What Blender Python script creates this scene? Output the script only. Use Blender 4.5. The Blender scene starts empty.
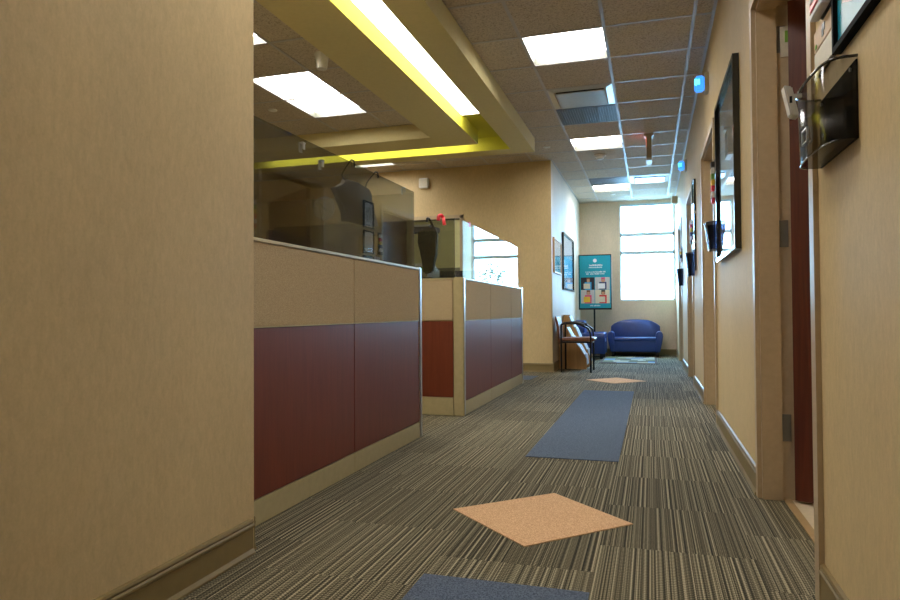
import bpy, bmesh, math, random
from mathutils import Vector, Matrix
random.seed(7)
C = bpy.context.scene.collection
PI = math.pi

# ------------------------------------------------------------ colour + materials
def lin(c):
    out = []
    for v in c:
        v /= 255.0
        out.append(v/12.92 if v <= .04045 else ((v+.055)/1.055)**2.4)
    return tuple(out) + (1.0,)

class N:
    """little node helper"""
    def __init__(s, name):
        s.m = bpy.data.materials.new(name); s.m.use_nodes = True
        s.t = s.m.node_tree; s.b = s.t.nodes['Principled BSDF']; s.out = s.t.nodes['Material Output']
    def n(s, typ, **kw):
        x = s.t.nodes.new(typ)
        for k, v in kw.items(): setattr(x, k, v)
        return x
    def l(s, a, b): s.t.links.new(a, b)
    def math(s, op, a, b=None, c=None):
        x = s.n('ShaderNodeMath', operation=op)
        for i, v in enumerate((a, b, c)):
            if v is None: continue
            if isinstance(v, (int, float)): x.inputs[i].default_value = v
            else: s.l(v, x.inputs[i])
        return x.outputs[0]
    def ramp(s, fac, stops, interp='LINEAR'):
        r = s.n('ShaderNodeValToRGB'); cr = r.color_ramp; cr.interpolation = interp
        while len(cr.elements) < len(stops): cr.elements.new(.5)
        for e, (p, c) in zip(cr.elements, stops): e.position = p; e.color = c
        s.l(fac, r.inputs[0]); return r.outputs[0]
    def coords(s, scale=(1, 1, 1)):
        tc = s.n('ShaderNodeTexCoord'); mp = s.n('ShaderNodeMapping'); mp.inputs['Scale'].default_value = scale
        s.l(tc.outputs['Object'], mp.inputs[0]); return mp.outputs[0]
    def noise(s, vec, scale=5, detail=3, rough=.5, dist=0):
        x = s.n('ShaderNodeTexNoise'); x.inputs['Scale'].default_value = scale
        x.inputs['Detail'].default_value = detail; x.inputs['Roughness'].default_value = rough
        x.inputs['Distortion'].default_value = dist
        s.l(vec, x.inputs['Vector']); return x.outputs['Fac']
    def bump(s, h, strength=.2, dist=.002):
        x = s.n('ShaderNodeBump'); x.inputs['Strength'].default_value = strength; x.inputs['Distance'].default_value = dist
        s.l(h, x.inputs['Height']); s.l(x.outputs[0], s.b.inputs['Normal'])

def plain(name, col, rough=.5, metal=0, spec=.5, coat=0, var=.06, vscale=30, bump=0):
    k = N(name); k.b.inputs['Roughness'].default_value = rough; k.b.inputs['Metallic'].default_value = metal
    k.b.inputs['Specular IOR Level'].default_value = spec; k.b.inputs['Coat Weight'].default_value = coat
    c = lin(col)
    f = k.noise(k.coords(), vscale, 4, .6)
    lo = tuple(v*(1-var) for v in c[:3])+(1,); hi = tuple(min(1, v*(1+var)) for v in c[:3])+(1,)
    k.l(k.ramp(f, [(.3, lo), (.7, hi)]), k.b.inputs['Base Color'])
    if bump: k.bump(f, bump)
    return k.m

def vinyl_wall(name, col, axis_scale=(70, 70, 26)):
    k = N(name); c = lin(col); k.b.inputs['Roughness'].default_value = .62; k.b.inputs['Specular IOR Level'].default_value = .35
    f1 = k.noise(k.coords(axis_scale), 1.0, 5, .65, .4)
    f2 = k.noise(k.coords((150, 150, 150)), 1.0, 2)
    f3 = k.noise(k.coords((3.0, 3.0, 1.6)), 1.0, 3)
    f = k.math('ADD', k.math('MULTIPLY', f1, .5), k.math('ADD', k.math('MULTIPLY', f2, .2), k.math('MULTIPLY', f3, .3)))
    k.l(k.ramp(f, [(.36, tuple(v*.88 for v in c[:3])+(1,)), (.64, tuple(v*1.1 for v in c[:3])+(1,))]), k.b.inputs['Base Color'])
    k.bump(k.math('ADD', f1, f2), .12, .0015)
    return k.m

def emit(name, col, strength, base=(0.8, 0.8, 0.8, 1)):
    k = N(name); k.b.inputs['Base Color'].default_value = base
    k.b.inputs['Emission Color'].default_value = col; k.b.inputs['Emission Strength'].default_value = strength
    return k.m

def pane(name, tint, rough=0.0, refl=1.0):
    """flat glazing: tinted transmission plus a Fresnel mirror"""
    k = N(name); t = k.t; t.nodes.remove(k.b)
    g = k.n('ShaderNodeNewGeometry'); d = k.n('ShaderNodeVectorMath', operation='DOT_PRODUCT')
    k.l(g.outputs['Incoming'], d.inputs[0]); k.l(g.outputs['Normal'], d.inputs[1])
    c = k.math('ABSOLUTE', d.outputs['Value'])
    r = k.math('ADD', .04, k.math('MULTIPLY', .96, k.math('POWER', k.math('SUBTRACT', 1.0, c), 5.0)))
    r = k.math('MULTIPLY', r, refl)
    tr = k.n('ShaderNodeBsdfTransparent'); tr.inputs[0].default_value = tint
    gl = k.n('ShaderNodeBsdfGlossy'); gl.inputs['Roughness'].default_value = rough; gl.inputs[0].default_value = (1, 1, 1, 1)
    mx = k.n('ShaderNodeMixShader'); k.l(r, mx.inputs[0]); k.l(tr.outputs[0], mx.inputs[1]); k.l(gl.outputs[0], mx.inputs[2])
    k.l(mx.outputs[0], k.out.inputs[0]); return k.m

def wood(name, dark, light, rough=.3, coat=0, scale=(40, 40, 2.0)):
    k = N(name); f = k.noise(k.coords(scale), 1.0, 5, .6, .8)
    k.l(k.ramp(f, [(.3, lin(dark)), (.7, lin(light))]), k.b.inputs['Base Color'])
    k.b.inputs['Roughness'].default_value = rough; k.b.inputs['Coat Weight'].default_value = coat
    k.b.inputs['Coat Roughness'].default_value = .2
    return k.m

def carpet_mat():
    k = N('striped_carpet'); k.b.inputs['Roughness'].default_value = .95; k.b.inputs['Specular IOR Level'].default_value = .1
    tc = k.n('ShaderNodeTexCoord'); sp = k.n('ShaderNodeSeparateXYZ'); k.l(tc.outputs['Object'], sp.inputs[0])
    X, Y = sp.outputs[0], sp.outputs[1]
    ix = k.math('FLOOR', k.math('DIVIDE', k.math('ADD', X, 20.18), .5))
    shift = k.math('MULTIPLY', k.math('FRACT', k.math('MULTIPLY', ix, .5)), .5)
    iy = k.math('FLOOR', k.math('DIVIDE', k.math('ADD', k.math('ADD', Y, 20.15), shift), .5))
    wn = k.n('ShaderNodeTexWhiteNoise', noise_dimensions='2D'); cb = k.n('ShaderNodeCombineXYZ'); k.l(ix, cb.inputs[0]); k.l(iy, cb.inputs[1])
    k.l(cb.outputs[0], wn.inputs['Vector']); rnd = wn.outputs['Value']
    off = k.math('MULTIPLY', rnd, 37.0)
    u = k.math('ADD', k.math('MULTIPLY', X, 1.0), off)
    n1 = k.n('ShaderNodeTexNoise', noise_dimensions='1D'); n1.inputs['Scale'].default_value = 105; n1.inputs['Detail'].default_value = 4; n1.inputs['Roughness'].default_value = .8
    k.l(u, n1.inputs['W'])
    # tufted dashes along the rows
    row = k.math('FLOOR', k.math('MULTIPLY', u, 160.0))
    wv = k.n('ShaderNodeTexWhiteNoise', noise_dimensions='1D'); k.l(row, wv.inputs['W'])
    ph = k.math('ADD', k.math('MULTIPLY', Y, 500.0), k.math('MULTIPLY', wv.outputs['Value'], 9.0))
    dash = k.math('MULTIPLY', k.math('SINE', ph), .06)
    fine = k.n('ShaderNodeTexNoise'); fine.inputs['Scale'].default_value = 300; k.l(tc.outputs['Object'], fine.inputs['Vector'])
    f = k.math('ADD', k.math('ADD', n1.outputs['Fac'], dash), k.math('MULTIPLY', k.math('SUBTRACT', fine.outputs['Fac'], .5), .22))
    f = k.math('ADD', f, k.math('MULTIPLY', k.math('SUBTRACT', rnd, .5), .05))
    k.l(k.ramp(f, [(.35, lin((36, 34, 26))), (.45, lin((72, 66, 50))), (.54, lin((106, 98, 76))), (.67, lin((178, 166, 136)))]), k.b.inputs['Base Color'])
    k.bump(f, .5, .003)
    return k.m

def fleck(name, a, b, scale=220, rough=.95):
    k = N(name); k.b.inputs['Roughness'].default_value = rough; k.b.inputs['Specular IOR Level'].default_value = .1
    f = k.noise(k.coords(), scale, 3, .7)
    k.l(k.ramp(f, [(.35, lin(a)), (.65, lin(b))]), k.b.inputs['Base Color']); k.bump(f, .4, .002)
    return k.m

def tile_mat():
    k = N('mineral_ceiling_tile'); k.b.inputs['Roughness'].default_value = .9; k.b.inputs['Specular IOR Level'].default_value = .2
    f = k.noise(k.coords(), 75, 4, .75)
    k.l(k.ramp(f, [(.36, lin((160, 147, 128))), (.5, lin((200, 187, 168))), (.7, lin((214, 202, 184)))]), k.b.inputs['Base Color'])
    k.bump(f, .5, .003)
    return k.m

M = dict(
    wall=vinyl_wall('tan_vinyl_wallcovering', (205, 182, 136)),
    walll=vinyl_wall('window_lit_vinyl_wallcovering', (214, 196, 176)),  # wall vinyl made paler and cooler, window light put into its colour
    base=plain('olive_rubber_base', (128, 110, 70), .38, var=.05),
    carpet=carpet_mat(), blue=fleck('blue_grey_carpet', (56, 65, 80), (106, 118, 136)),
    orange=fleck('peach_carpet', (182, 138, 98), (232, 194, 152)),
    tile=tile_mat(), grid=plain('painted_ceiling_grid', (184, 180, 178), .45, .15),
    slab=plain('plaster_white', (180, 176, 168), .9),
    soffit=plain('khaki_drywall', (214, 200, 144), .8, var=.03), lime=plain('lime_drywall', (184, 178, 48), .8, var=.03),
    lens=emit('lamp_lens', (1, .96, .92, 1), 7.0), lensband=emit('lamp_reflector_glow', (.93, 1, .8, 1), 1.2),
    cove=emit('cove_lamp_lens', (1, .97, .84, 1), 3.2),
    housing=plain('white_enamel', (225, 225, 215), .4), troffin=plain('troffer_reflector', (88, 90, 78), .5),
    fabric=fleck('tan_panel_fabric', (166, 146, 112), (200, 180, 144), 260),
    cherry=wood('cherry_laminate', (102, 42, 22), (118, 52, 29), .38, .0, (60, 60, 3.0)),
    trim=plain('taupe_metal_trim', (186, 172, 130), .35, .15),
    silver=plain('brushed_silver', (200, 202, 204), .28, .9),
    smoke=pane('smoked_glass', (.57, .58, .54, 1)), smokelight=pane('light_smoked_glass', (.84, .84, .80, 1)), clear=pane('clear_glass', (.97, .99, 1, 1)),
    brassy=plain('tan_threshold', (176, 148, 104), .4), magz=plain('magazine_cover', (168, 170, 172), .6), hingem=plain('steel_hinge', (120, 120, 116), .35, .6), matteb=plain('matte_black', (14, 14, 14), .7, spec=.1), black=plain('black_plastic', (18, 18, 20), .35), blackm=plain('black_metal', (22, 22, 24), .3, .4),
    frame=plain('taupe_painted_steel', (186, 166, 134), .4, .1), doorw=wood('mahogany_door', (74, 30, 19), (100, 46, 29), .35, .2),
    bluev=plain('blue_vinyl', (40, 64, 128), .32, var=.08, vscale=12), bluelight=plain('bright_blue_vinyl', (46, 110, 224), .3), bluelamp=emit('blue_lamp_lens', (.04, .26, 1, 1), .5, (.03, .15, .5, 1)),
    dark=plain('dark_navy_fabric', (40, 40, 54), .8), dgrey=plain('dark_grey_garment', (66, 62, 64), .85, var=.1), grey=plain('grey_garment', (104, 98, 96), .85, var=.1),
    white=plain('white_plastic', (228, 226, 218), .4), red=plain('red_plastic', (214, 40, 56), .35),
    paper=plain('white_paper', (232, 234, 240), .7), teal=plain('teal_print', (8, 150, 176), .35),
    oak=wood('light_oak', (186, 142, 88), (206, 162, 106), .55), brown=wood('brown_seat', (96, 58, 36), (128, 80, 50), .45),
    vf=plain('pale_vinyl_floor', (222, 206, 176), .4), hall=plain('pale_yellow_paint', (214, 208, 150), .8),
    hallg=plain('grey_green_wainscot', (112, 112, 84), .7), print=plain('muted_print', (120, 118, 108), .4),
    glossb=plain('glossy_black', (14, 14, 16), .12, coat=.6), alu=plain('anodised_window_frame', (190, 210, 224), .35, .4),
    mirror=plain('polished_metal_plate', (176, 168, 156), .35, .8), grille=plain('grey_return_grille', (88, 86, 84), .5, .4),
    led=emit('blue_indicator', (.02, .9, .75, 1), .7), redled=emit('red_indicator', (1, .08, .04, 1), 1.6), cyan=plain('cyan_print', (40, 160, 220), .4),
    green=plain('green_print', (120, 170, 60), .5), yellow=plain('yellow_print', (226, 190, 60), .5), skin=plain('tan_print', (196, 150, 120), .5),
    pink=plain('pink_print', (220, 70, 130), .5), navy=plain('navy_print', (48, 60, 110), .5), lgrey=plain('light_grey_print', (190, 192, 196), .5),
    pocket=pane('smoky_acrylic', (.42, .41, .39, 1), .08, .6), pocketd=pane('blue_smoke_acrylic', (.10, .12, .17, 1), .2, .5), pocketb=pane('dark_acrylic', (.07, .07, .07, 1), .1, .5), tanp=plain('tan_plaque', (206, 176, 140), .5), offw=plain('off_white_plaque', (214, 208, 188), .45),
    concrete=plain('concrete', (150, 146, 138), .9), leaf=plain('leaf', (26, 62, 50), .6), bark=plain('bark', (80, 62, 46), .9),
    beige=plain('beige_office_plastic', (178, 168, 140), .45), cream=plain('cream_rug', (160, 154, 128), .95), olive=plain('olive_rug', (98, 102, 62), .95),
    rugblue=plain('bright_blue_rug', (24, 116, 164), .95), ruggrey=plain('grey_rug', (110, 118, 122), .95), rugbrown=plain('brown_rug', (80, 62, 44), .95),
)

# ------------------------------------------------------------ geometry helpers
def obj(name, bm, mats, parent=None, smooth=False):
    me = bpy.data.meshes.new(name); bmesh.ops.recalc_face_normals(bm, faces=bm.faces[:]) if not getattr(bm, 'tag_keep', False) else None
    bm.to_mesh(me); bm.free()
    for m in (mats if isinstance(mats, (list, tuple)) else [mats]): me.materials.append(m)
    if smooth:
        for p in me.polygons: p.use_smooth = True
    o = bpy.data.objects.new(name, me); C.objects.link(o)
    if parent: o.parent = parent
    return o
def bx(bm, x0, x1, y0, y1, z0, z1, mi=0):
    vs = [bm.verts.new((x, y, z)) for x in (x0, x1) for y in (y0, y1) for z in (z0, z1)]
    fs = [(0, 1, 3, 2), (4, 6, 7, 5), (0, 4, 5, 1), (2, 3, 7, 6), (0, 2, 6, 4), (1, 5, 7, 3)]
    for f in fs: bm.faces.new([vs[i] for i in f]).material_index = mi
    return vs
def box(name, x0, x1, y0, y1, z0, z1, m, parent=None, bev=0):
    bm = bmesh.new(); bx(bm, x0, x1, y0, y1, z0, z1)
    if bev: bmesh.ops.bevel(bm, geom=bm.edges[:], offset=bev, segments=2, affect='EDGES')
    return obj(name, bm, m, parent)
def local(o, loc):     # shift mesh so the object's origin is at loc
    for v in o.data.vertices: v.co -= Vector(loc)
    o.location = loc
def prism(bm, pts, axis, a, b, mi=0):
    """polygon pts in the two other axes, extruded along axis from a to b"""
    def P(p, t): return {'X': (t, p[0], p[1]), 'Y': (p[0], t, p[1]), 'Z': (p[0], p[1], t)}[axis]
    A = [bm.verts.new(P(p, a)) for p in pts]; B = [bm.verts.new(P(p, b)) for p in pts]
    bm.faces.new(A).material_index = mi; bm.faces.new(B[::-1]).material_index = mi
    n = len(pts)
    for i in range(n): bm.faces.new([A[i], A[(i+1) % n], B[(i+1) % n], B[i]]).material_index = mi
def tube(bm, pts, r, seg=10, closed=False, mi=0):
    pts = [Vector(p) for p in pts]; rings = []
    n = len(pts); prev = None
    for i, p in enumerate(pts):
        if closed: t = (pts[(i+1) % n]-pts[i-1]).normalized()
        else: t = (pts[min(i+1, n-1)]-pts[max(i-1, 0)]).normalized()
        if prev is None:
            a = t.orthogonal().normalized()
        else: a = (prev-t*prev.dot(t)).normalized()
        prev = a; b = t.cross(a)
        rr = r[i] if isinstance(r, (list, tuple)) else r
        rings.append([bm.verts.new(p+a*math.cos(2*PI*k/seg)*rr+b*math.sin(2*PI*k/seg)*rr) for k in range(seg)])
    for i in range(n if closed else n-1):
        A, B = rings[i], rings[(i+1) % n]
        for k in range(seg): bm.faces.new([A[k], A[(k+1) % seg], B[(k+1) % seg], B[k]]).material_index = mi
    if not closed: bm.faces.new(rings[0][::-1]).material_index = mi; bm.faces.new(rings[-1]).material_index = mi
def smoothpath(pts, n=6):
    out = []; P = [Vector(p) for p in pts]
    for i in range(len(P)-1):
        p0, p1, p2, p3 = P[max(i-1, 0)], P[i], P[i+1], P[min(i+2, len(P)-1)]
        for k in range(n):
            t = k/n; out.append(.5*((2*p1)+(p2-p0)*t+(2*p0-5*p1+4*p2-p3)*t*t+(3*p1-p0-3*p2+p3)*t**3))
    out.append(P[-1]); return out
def lathe(bm, prof, origin, axis='Z', seg=20, mi=0):
    rings = []
    for r, h in prof:
        ring = []
        for k in range(seg):
            a = 2*PI*k/seg; u, v = r*math.cos(a), r*math.sin(a)
            p = {'Z': (u, v, h), 'Y': (u, h, v), 'X': (h, u, v)}[axis]
            ring.append(bm.verts.new(Vector(origin)+Vector(p)))
        rings.append(ring)
    for A, B in zip(rings, rings[1:]):
        for k in range(seg): bm.faces.new([A[k], A[(k+1) % seg], B[(k+1) % seg], B[k]]).material_index = mi
    bm.faces.new(rings[0]).material_index = mi; bm.faces.new(rings[-1]).material_index = mi
def tag(o, label=None, cat=None, group=None, kind=None):
    if label: o['label'] = label
    if cat: o['category'] = cat
    if group: o['group'] = group
    if kind: o['kind'] = kind
    return o
def thing(name, loc, label, cat, group=None):
    o = bpy.data.objects.new(name, None); C.objects.link(o); o.location = loc; o.empty_display_size = .1
    return tag(o, label, cat, group)
def part(name, bm, m, parent, smooth=False):
    """world-space mesh parented under an (unrotated, unscaled) thing or part"""
    o = obj(name, bm, m, None, smooth); adopt(o, parent); return o
def wloc(o):
    v = Vector(o.location)
    while o.parent: o = o.parent; v += Vector(o.location)
    return v
def adopt(o, parent):
    d = wloc(parent); o.parent = parent
    for v in o.data.vertices: v.co -= d
def pbox(name, x0, x1, y0, y1, z0, z1, m, parent, bev=0):
    o = box(name, x0, x1, y0, y1, z0, z1, m, None, bev); adopt(o, parent); return o
def struct(name, bm, m): return tag(obj(name, bm, m), kind='structure')
def sbox(name, x0, x1, y0, y1, z0, z1, m): return tag(box(name, x0, x1, y0, y1, z0, z1, m), kind='structure')
def copy_thing(src, loc, label=None, group=None):
    r = src.copy(); C.objects.link(r); r.location = loc
    if label: r['label'] = label
    if group: r['group'] = group
    for ch in list(src.children):
        c = ch.copy(); C.objects.link(c); c.parent = r
        for g in list(ch.children):
            d = g.copy(); C.objects.link(d); d.parent = c
    return r

# ------------------------------------------------------------ dimensions
XR, XL, YM, YB, ZC, T = .446, -1.27, 8.88, 12.65, 2.858, .6096
TOP = 3.15
XF = -1.305          # foreground wall face
GX, GY = -.3007, 4.828

# ------------------------------------------------------------ floor
bm = bmesh.new(); bx(bm, -6.5, .536, -3.1, YB+.2, -.1, 0); struct('floor', bm, M['carpet'])
bm = bmesh.new(); bx(bm, .536, 3.1, -3.1, YB+.2, -.1, .001); struct('floor_office', bm, M['vf'])

# ------------------------------------------------------------ walls
sbox('wall_left', XF-.14, XF, -3.0, 1.97, 0, TOP, M['wall'])
sbox('wall_left_return', -6.3, XF-.14, 1.83, 1.97, 0, TOP, M['wall'])
sbox('wall_far_left', -6.45, -6.3, -3.1, 11.6, 0, TOP, M['wall'])
sbox('wall_behind', -6.3, 3.1, -3.15, -3.0, 0, TOP, M['wall'])
# wall across the far end of the desks, with a cased opening
bm = bmesh.new()
DX0, DX1, DZ = -3.75, -2.52, 2.13
bx(bm, XL-.14, XL, YM, YB, 0, TOP)
struct('wall_lobby_left', bm, M['walll'])
bm = bmesh.new()
bx(bm, -6.3, DX0, YM, YM+.14, 0, TOP); bx(bm, DX1, XL-.14, YM, YM+.14, 0, TOP); bx(bm, DX0, DX1, YM, YM+.14, DZ, TOP)
bx(bm, XL-.14, XL, YM-.0015, YM, 0, TOP)
struct('wall_middle', bm, M['wall'])
sbox('wall_hall_back', -6.3, XL-.14, 11.5, 11.6, 0, TOP, M['hall'])
sbox('trim_5', -6.3, XL-.14, 11.47, 11.5, 0, 1.62, M['hallg'])
# back wall round the window
WX0, WX1, WZ0, WZ1 = -.535, .425, 1.01, 2.80
bm = bmesh.new()
bx(bm, XL-.14, WX0, YB, YB+.2, 0, TOP); bx(bm, WX0, 3.1, YB, YB+.2, 0, WZ0); bx(bm, WX0, 3.1, YB, YB+.2, WZ1, TOP); bx(bm, WX1, 3.1, YB, YB+.2, WZ0, WZ1)
struct('wall_back', bm, M['walll'])
# right wall with four doors
doors = [(2.03, 3.17), (4.98, 6.16), (7.55, 8.68), (10.18, 11.32)]
DTOP = 2.175
bm = bmesh.new(); y = -3.0
for a, b in doors:
    bx(bm, XR, XR+.13, y, a+.03, 0, TOP); bx(bm, XR, XR+.13, a+.03, b-.03, DTOP-.03, TOP); y = b-.03
bx(bm, XR, XR+.13, y, YB, 0, TOP)
struct('wall_right', bm, M['wall'])
sbox('wall_office_far', 3.0, 3.1, -3.0, YB, 0, TOP, M['wall'])
for i, yy in enumerate((1.2, 4.4, 7.0, 9.6)):
    sbox(['wall_office_near', 'wall_office_second', 'wall_office_third', 'wall_office_fourth'][i], XR+.13, 3.0, yy, yy+.1, 0, ZC, M['wall'])

# ------------------------------------------------------------ baseboards
def baseboard(name, p0, p1, nx, ny):
    """profile run from p0 to p1, standing off the wall in direction (nx, ny)"""
    prof = [(0, 0), (.020, 0), (.020, .006), (.012, .018), (.011, .085), (.015, .090), (.015, .096), (.011, .101), (.013, .107), (.010, .114), (0, .116)]
    bm = bmesh.new(); A = []; B = []
    for d, z in prof:
        A.append(bm.verts.new((p0[0]+nx*d, p0[1]+ny*d, z))); B.append(bm.verts.new((p1[0]+nx*d, p1[1]+ny*d, z)))
    for i in range(len(prof)-1): bm.faces.new([A[i], A[i+1], B[i+1], B[i]])
    bm.faces.new([A[-1], A[0], B[0], B[-1]]); bm.faces.new(A[::-1]); bm.faces.new(B)
    return struct(name, bm, M['base'])
baseboard('baseboard_left', (XF, -3), (XF, 1.95), 1, 0)
baseboard('baseboard_left_return', (XF-.002, 1.97), (-6.3, 1.97), 0, 1)
y = -3.0
for i, (a, b) in enumerate(doors):
    baseboard('baseboard_right_%s' % ['near', 'second', 'third', 'fourth'][i], (XR, y), (XR, a), -1, 0); y = b
baseboard('baseboard_right_far', (XR, y), (XR, YB), -1, 0)
baseboard('baseboard_back', (XL, YB), (XR, YB), 0, -1)
baseboard('baseboard_lobby_left', (XL, YM-.02), (XL, YB), 1, 0)
baseboard('baseboard_middle', (DX1+.05, YM-.0015), (XL+.02, YM-.0015), 0, -1)
baseboard('baseboard_middle_left', (-6.3, YM), (DX0-.05, YM), 0, -1)

# corner guard on the column
bm = bmesh.new(); bx(bm, XL-.05, XL+.004, YM-.006, YM-.002, .116, 1.32); bx(bm, XL, XL+.004, YM-.006, YM+.05, .116, 1.32)
tag(obj('corner_guard', bm, M['wall']), 'tan corner guard on the wall corner behind the black chair', 'corner guard')

# ------------------------------------------------------------ ceiling: tiles, grid, fixtures
fix = {}   # (i, j) -> kind ; cell i spans GX+i*T.. , j spans GY+j*T..
for j in (-10, -5, 0, 5, 10): fix[(-1, j)] = 'troffer'
for j in (-3, 0): 
    fix[(-5, j)] = 'long'; fix[(-5, j+1)] = 'skip'
fix[(-6, 5)] = 'troffer'
fix[(-1, 2)] = 'diffuser'; fix[(-1, 3)] = 'grille'; fix[(-1, 9)] = 'grille'; fix[(0, 9)] = 'diffuser'
bm = bmesh.new()
x_lo, x_hi, y_lo, y_hi = -6.3, 3.0, -3.0, YB
LO = .125
def gy(i, j): return GY+j*T+(LO if (i <= -4 and j <= 3) else 0)
I0, I1 = int(math.floor((x_lo-GX)/T)), int(math.ceil((XR-GX)/T)); J0, J1 = int(math.floor((y_lo-GY)/T)), int(math.ceil((y_hi-GY)/T))
for i in range(I0, I1):
    for j in range(J0, J1):
        if (i, j) in fix and fix[(i, j)] in ('troffer', 'long', 'skip'): continue
        x0, x1 = max(GX+i*T, x_lo), min(GX+(i+1)*T, XR); y0, y1 = max(gy(i, j), y_lo), min(gy(i, j+1), y_hi)
        if x1 <= x0 or y1 <= y0: continue
        bm.faces.new([bm.verts.new(p) for p in ((x0, y0, ZC), (x0, y1, ZC), (x1, y1, ZC), (x1, y0, ZC))])
bx(bm, -6.5, 3.1, -3.1, YB+.2, TOP, TOP+.1); bx(bm, XR+.13, 3.0, -3.0, YB, ZC, ZC+.05)
struct('ceiling', bm, M['tile'])
# exposed T bars, one mesh of the suspended grid
bm = bmesh.new(); w = .012; soff = (-5.3, -1.28, 1.97, 7.68)
for i in range(I0, I1+1):
    x = GX+i*T
    if x_lo < x < XR: bx(bm, x-w, x+w, y_lo, y_hi, ZC-.004, ZC+.002)
for j in range(J0, J1+1):
    y = GY+j*T
    if y_lo < y < y_hi:
        bx(bm, -1.83 if j <= 3 else x_lo, XR, y-w, y+w, ZC-.0035, ZC+.0015)
        if j <= 3: bx(bm, x_lo, -1.83, y+LO-w, y+LO+w, ZC-.0035, ZC+.0015)
# wall angles
bx(bm, XR-.022, XR, -3, YB, ZC-.004, ZC+.002); bx(bm, XL, XL+.022, YM, YB, ZC-.004, ZC+.002)
bx(bm, XL, XR, YB-.022, YB, ZC-.004, ZC+.002); bx(bm, -6.3, XL, YM-.022, YM, ZC-.004, ZC+.002)
tag(struct('trim_1', bm, M['grid']), None)

def troffer(i, j, ny, label, grp='recessed ceiling lights'):
    x0, x1, y0, y1 = GX+i*T+w, GX+(i+1)*T-w, gy(i, j)+w, gy(i, j)+ny*T-w
    t = thing('ceiling_light', ((x0+x1)/2, (y0+y1)/2, ZC), label, 'ceiling light', grp)
    b = bmesh.new(); h = .075
    bx(b, x0-.01, x0, y0, y1, ZC-.002, ZC+h); bx(b, x1, x1+.01, y0, y1, ZC-.002, ZC+h); bx(b, x0, x1, y0-.01, y0, ZC-.002, ZC+h); bx(b, x0, x1, y1, y1+.01, ZC-.002, ZC+h)
    bx(b, x0-.01, x1+.01, y0-.01, y1+.01, ZC+h, ZC+h+.01)
    part('housing', b, M['troffin'], t)
    pbox('lens', x0+.002, x1-.002, y0+.002, y1-.002, ZC+.06, ZC+.07, M['lens'], t)
    return t
troffer(-1, 0, 1, 'nearest square lit ceiling light over the corridor, just before the metal air diffuser')
troffer(-1, 5, 1, 'square lit ceiling light in the corridor between the grey return panel and the smoke detector')
troffer(-1, 10, 1, 'farthest small lit ceiling light in the corridor, next to the window end diffuser')
troffer(-1, -5, 1, 'square lit ceiling light directly above the camera in the corridor')
troffer(-1, -10, 1, 'square lit ceiling light in the corridor behind the camera')
troffer(-5, 0, 2, 'long lit ceiling light inside the khaki soffit frame, nearest the round ceiling sensor')
troffer(-5, -3, 2, 'long lit ceiling light at the far left edge, cut off by the near tan wall')
troffer(-6, 5, 1, 'thin sliver of lit ceiling light beyond the soffit above the smoked glass')
# unseen lamps added to light the offices behind the right wall
def added_office_light(y, label):
    t = thing('ceiling_light', (1.8, y, ZC), label, 'ceiling light', 'added office lights')
    pbox('housing', 1.5, 2.1, y-.3, y+.3, ZC-.03, ZC, M['housing'], t)
    pbox('lens', 1.52, 2.08, y-.28, y+.28, ZC-.036, ZC-.03, M['lens'], t)
added_office_light(2.8, 'added unseen square ceiling light in the office behind the nearest open door')
added_office_light(5.7, 'added unseen square ceiling light in the office behind the second open door')
t = thing('ceiling_light', (-3.2, 10.2, ZC), 'square ceiling light in the yellow hall beyond the cased opening', 'ceiling light')
pbox('housing', -3.5, -2.9, 9.9, 10.5, ZC-.03, ZC, M['housing'], t); pbox('lens', -3.48, -2.92, 9.92, 10.48, ZC-.036, ZC-.03, M['lens'], t)

def diffuser(i, j, label):
    x0, x1, y0, y1 = GX+i*T+w, GX+(i+1)*T-w, GY+j*T+w, GY+(j+1)*T-w
    t = thing('air_diffuser', ((x0+x1)/2, (y0+y1)/2, ZC), label, 'air vent', 'plaque air diffusers')
    b = bmesh.new()      # four sloped fins of the backpan
    o0, o1 = 0.0, .055
    zb, zi = ZC-.002, ZC-.016
    outer = [(x0, y0), (x1, y0), (x1, y1), (x0, y1)]; inner = [(x0+o1, y0+o1), (x1-o1, y0+o1), (x1-o1, y1-o1), (x0+o1, y1-o1)]
    for k in range(4):
        a, c = outer[k], outer[(k+1) % 4]; d, e = inner[(k+1) % 4], inner[k]
        vs = [b.verts.new((a[0], a[1], zb)), b.verts.new((c[0], c[1], zb)), b.verts.new((d[0], d[1], zi)), b.verts.new((e[0], e[1], zi))]
        vt = [b.verts.new((v.co.x, v.co.y, v.co.z+.004)) for v in vs]
        b.faces.new(vs); b.faces.new(vt[::-1])
        for q in range(4): b.faces.new([vs[q], vs[(q+1) % 4], vt[(q+1) % 4], vt[q]])
    part('fin', b, M['silver'], t)
    pbox('plate', x0+.07, x1-.07, y0+.07, y1-.07, ZC-.028, ZC-.021, M['mirror'], t, .002)
    pbox('neck', x0+.075, x1-.075, y0+.075, y1-.075, ZC-.021, ZC-.004, M['black'], t)
    return t
diffuser(-1, 2, 'silver plaque air diffuser beside the dark grey return panel in the corridor ceiling')
diffuser(0, 9, 'bright silver plaque air diffuser in the ceiling near the window')
def grille(i, j, label):
    x0, x1, y0, y1 = GX+i*T+w, GX+(i+1)*T-w, GY+j*T+w, GY+(j+1)*T-w
    t = thing('return_grille', ((x0+x1)/2, (y0+y1)/2, ZC), label, 'air vent', 'return grilles')
    b = bmesh.new(); bx(b, x0, x1, y0, y1, ZC-.006, ZC)
    part('panel', b, M['grille'], t)
    b = bmesh.new(); n = 22
    for k in range(n):
        x = x0+.03+(x1-x0-.06)*k/(n-1); bx(b, x-.003, x+.003, y0+.03, y1-.03, ZC-.011, ZC-.006)
    part('slats', b, M['grille'], t)
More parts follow.
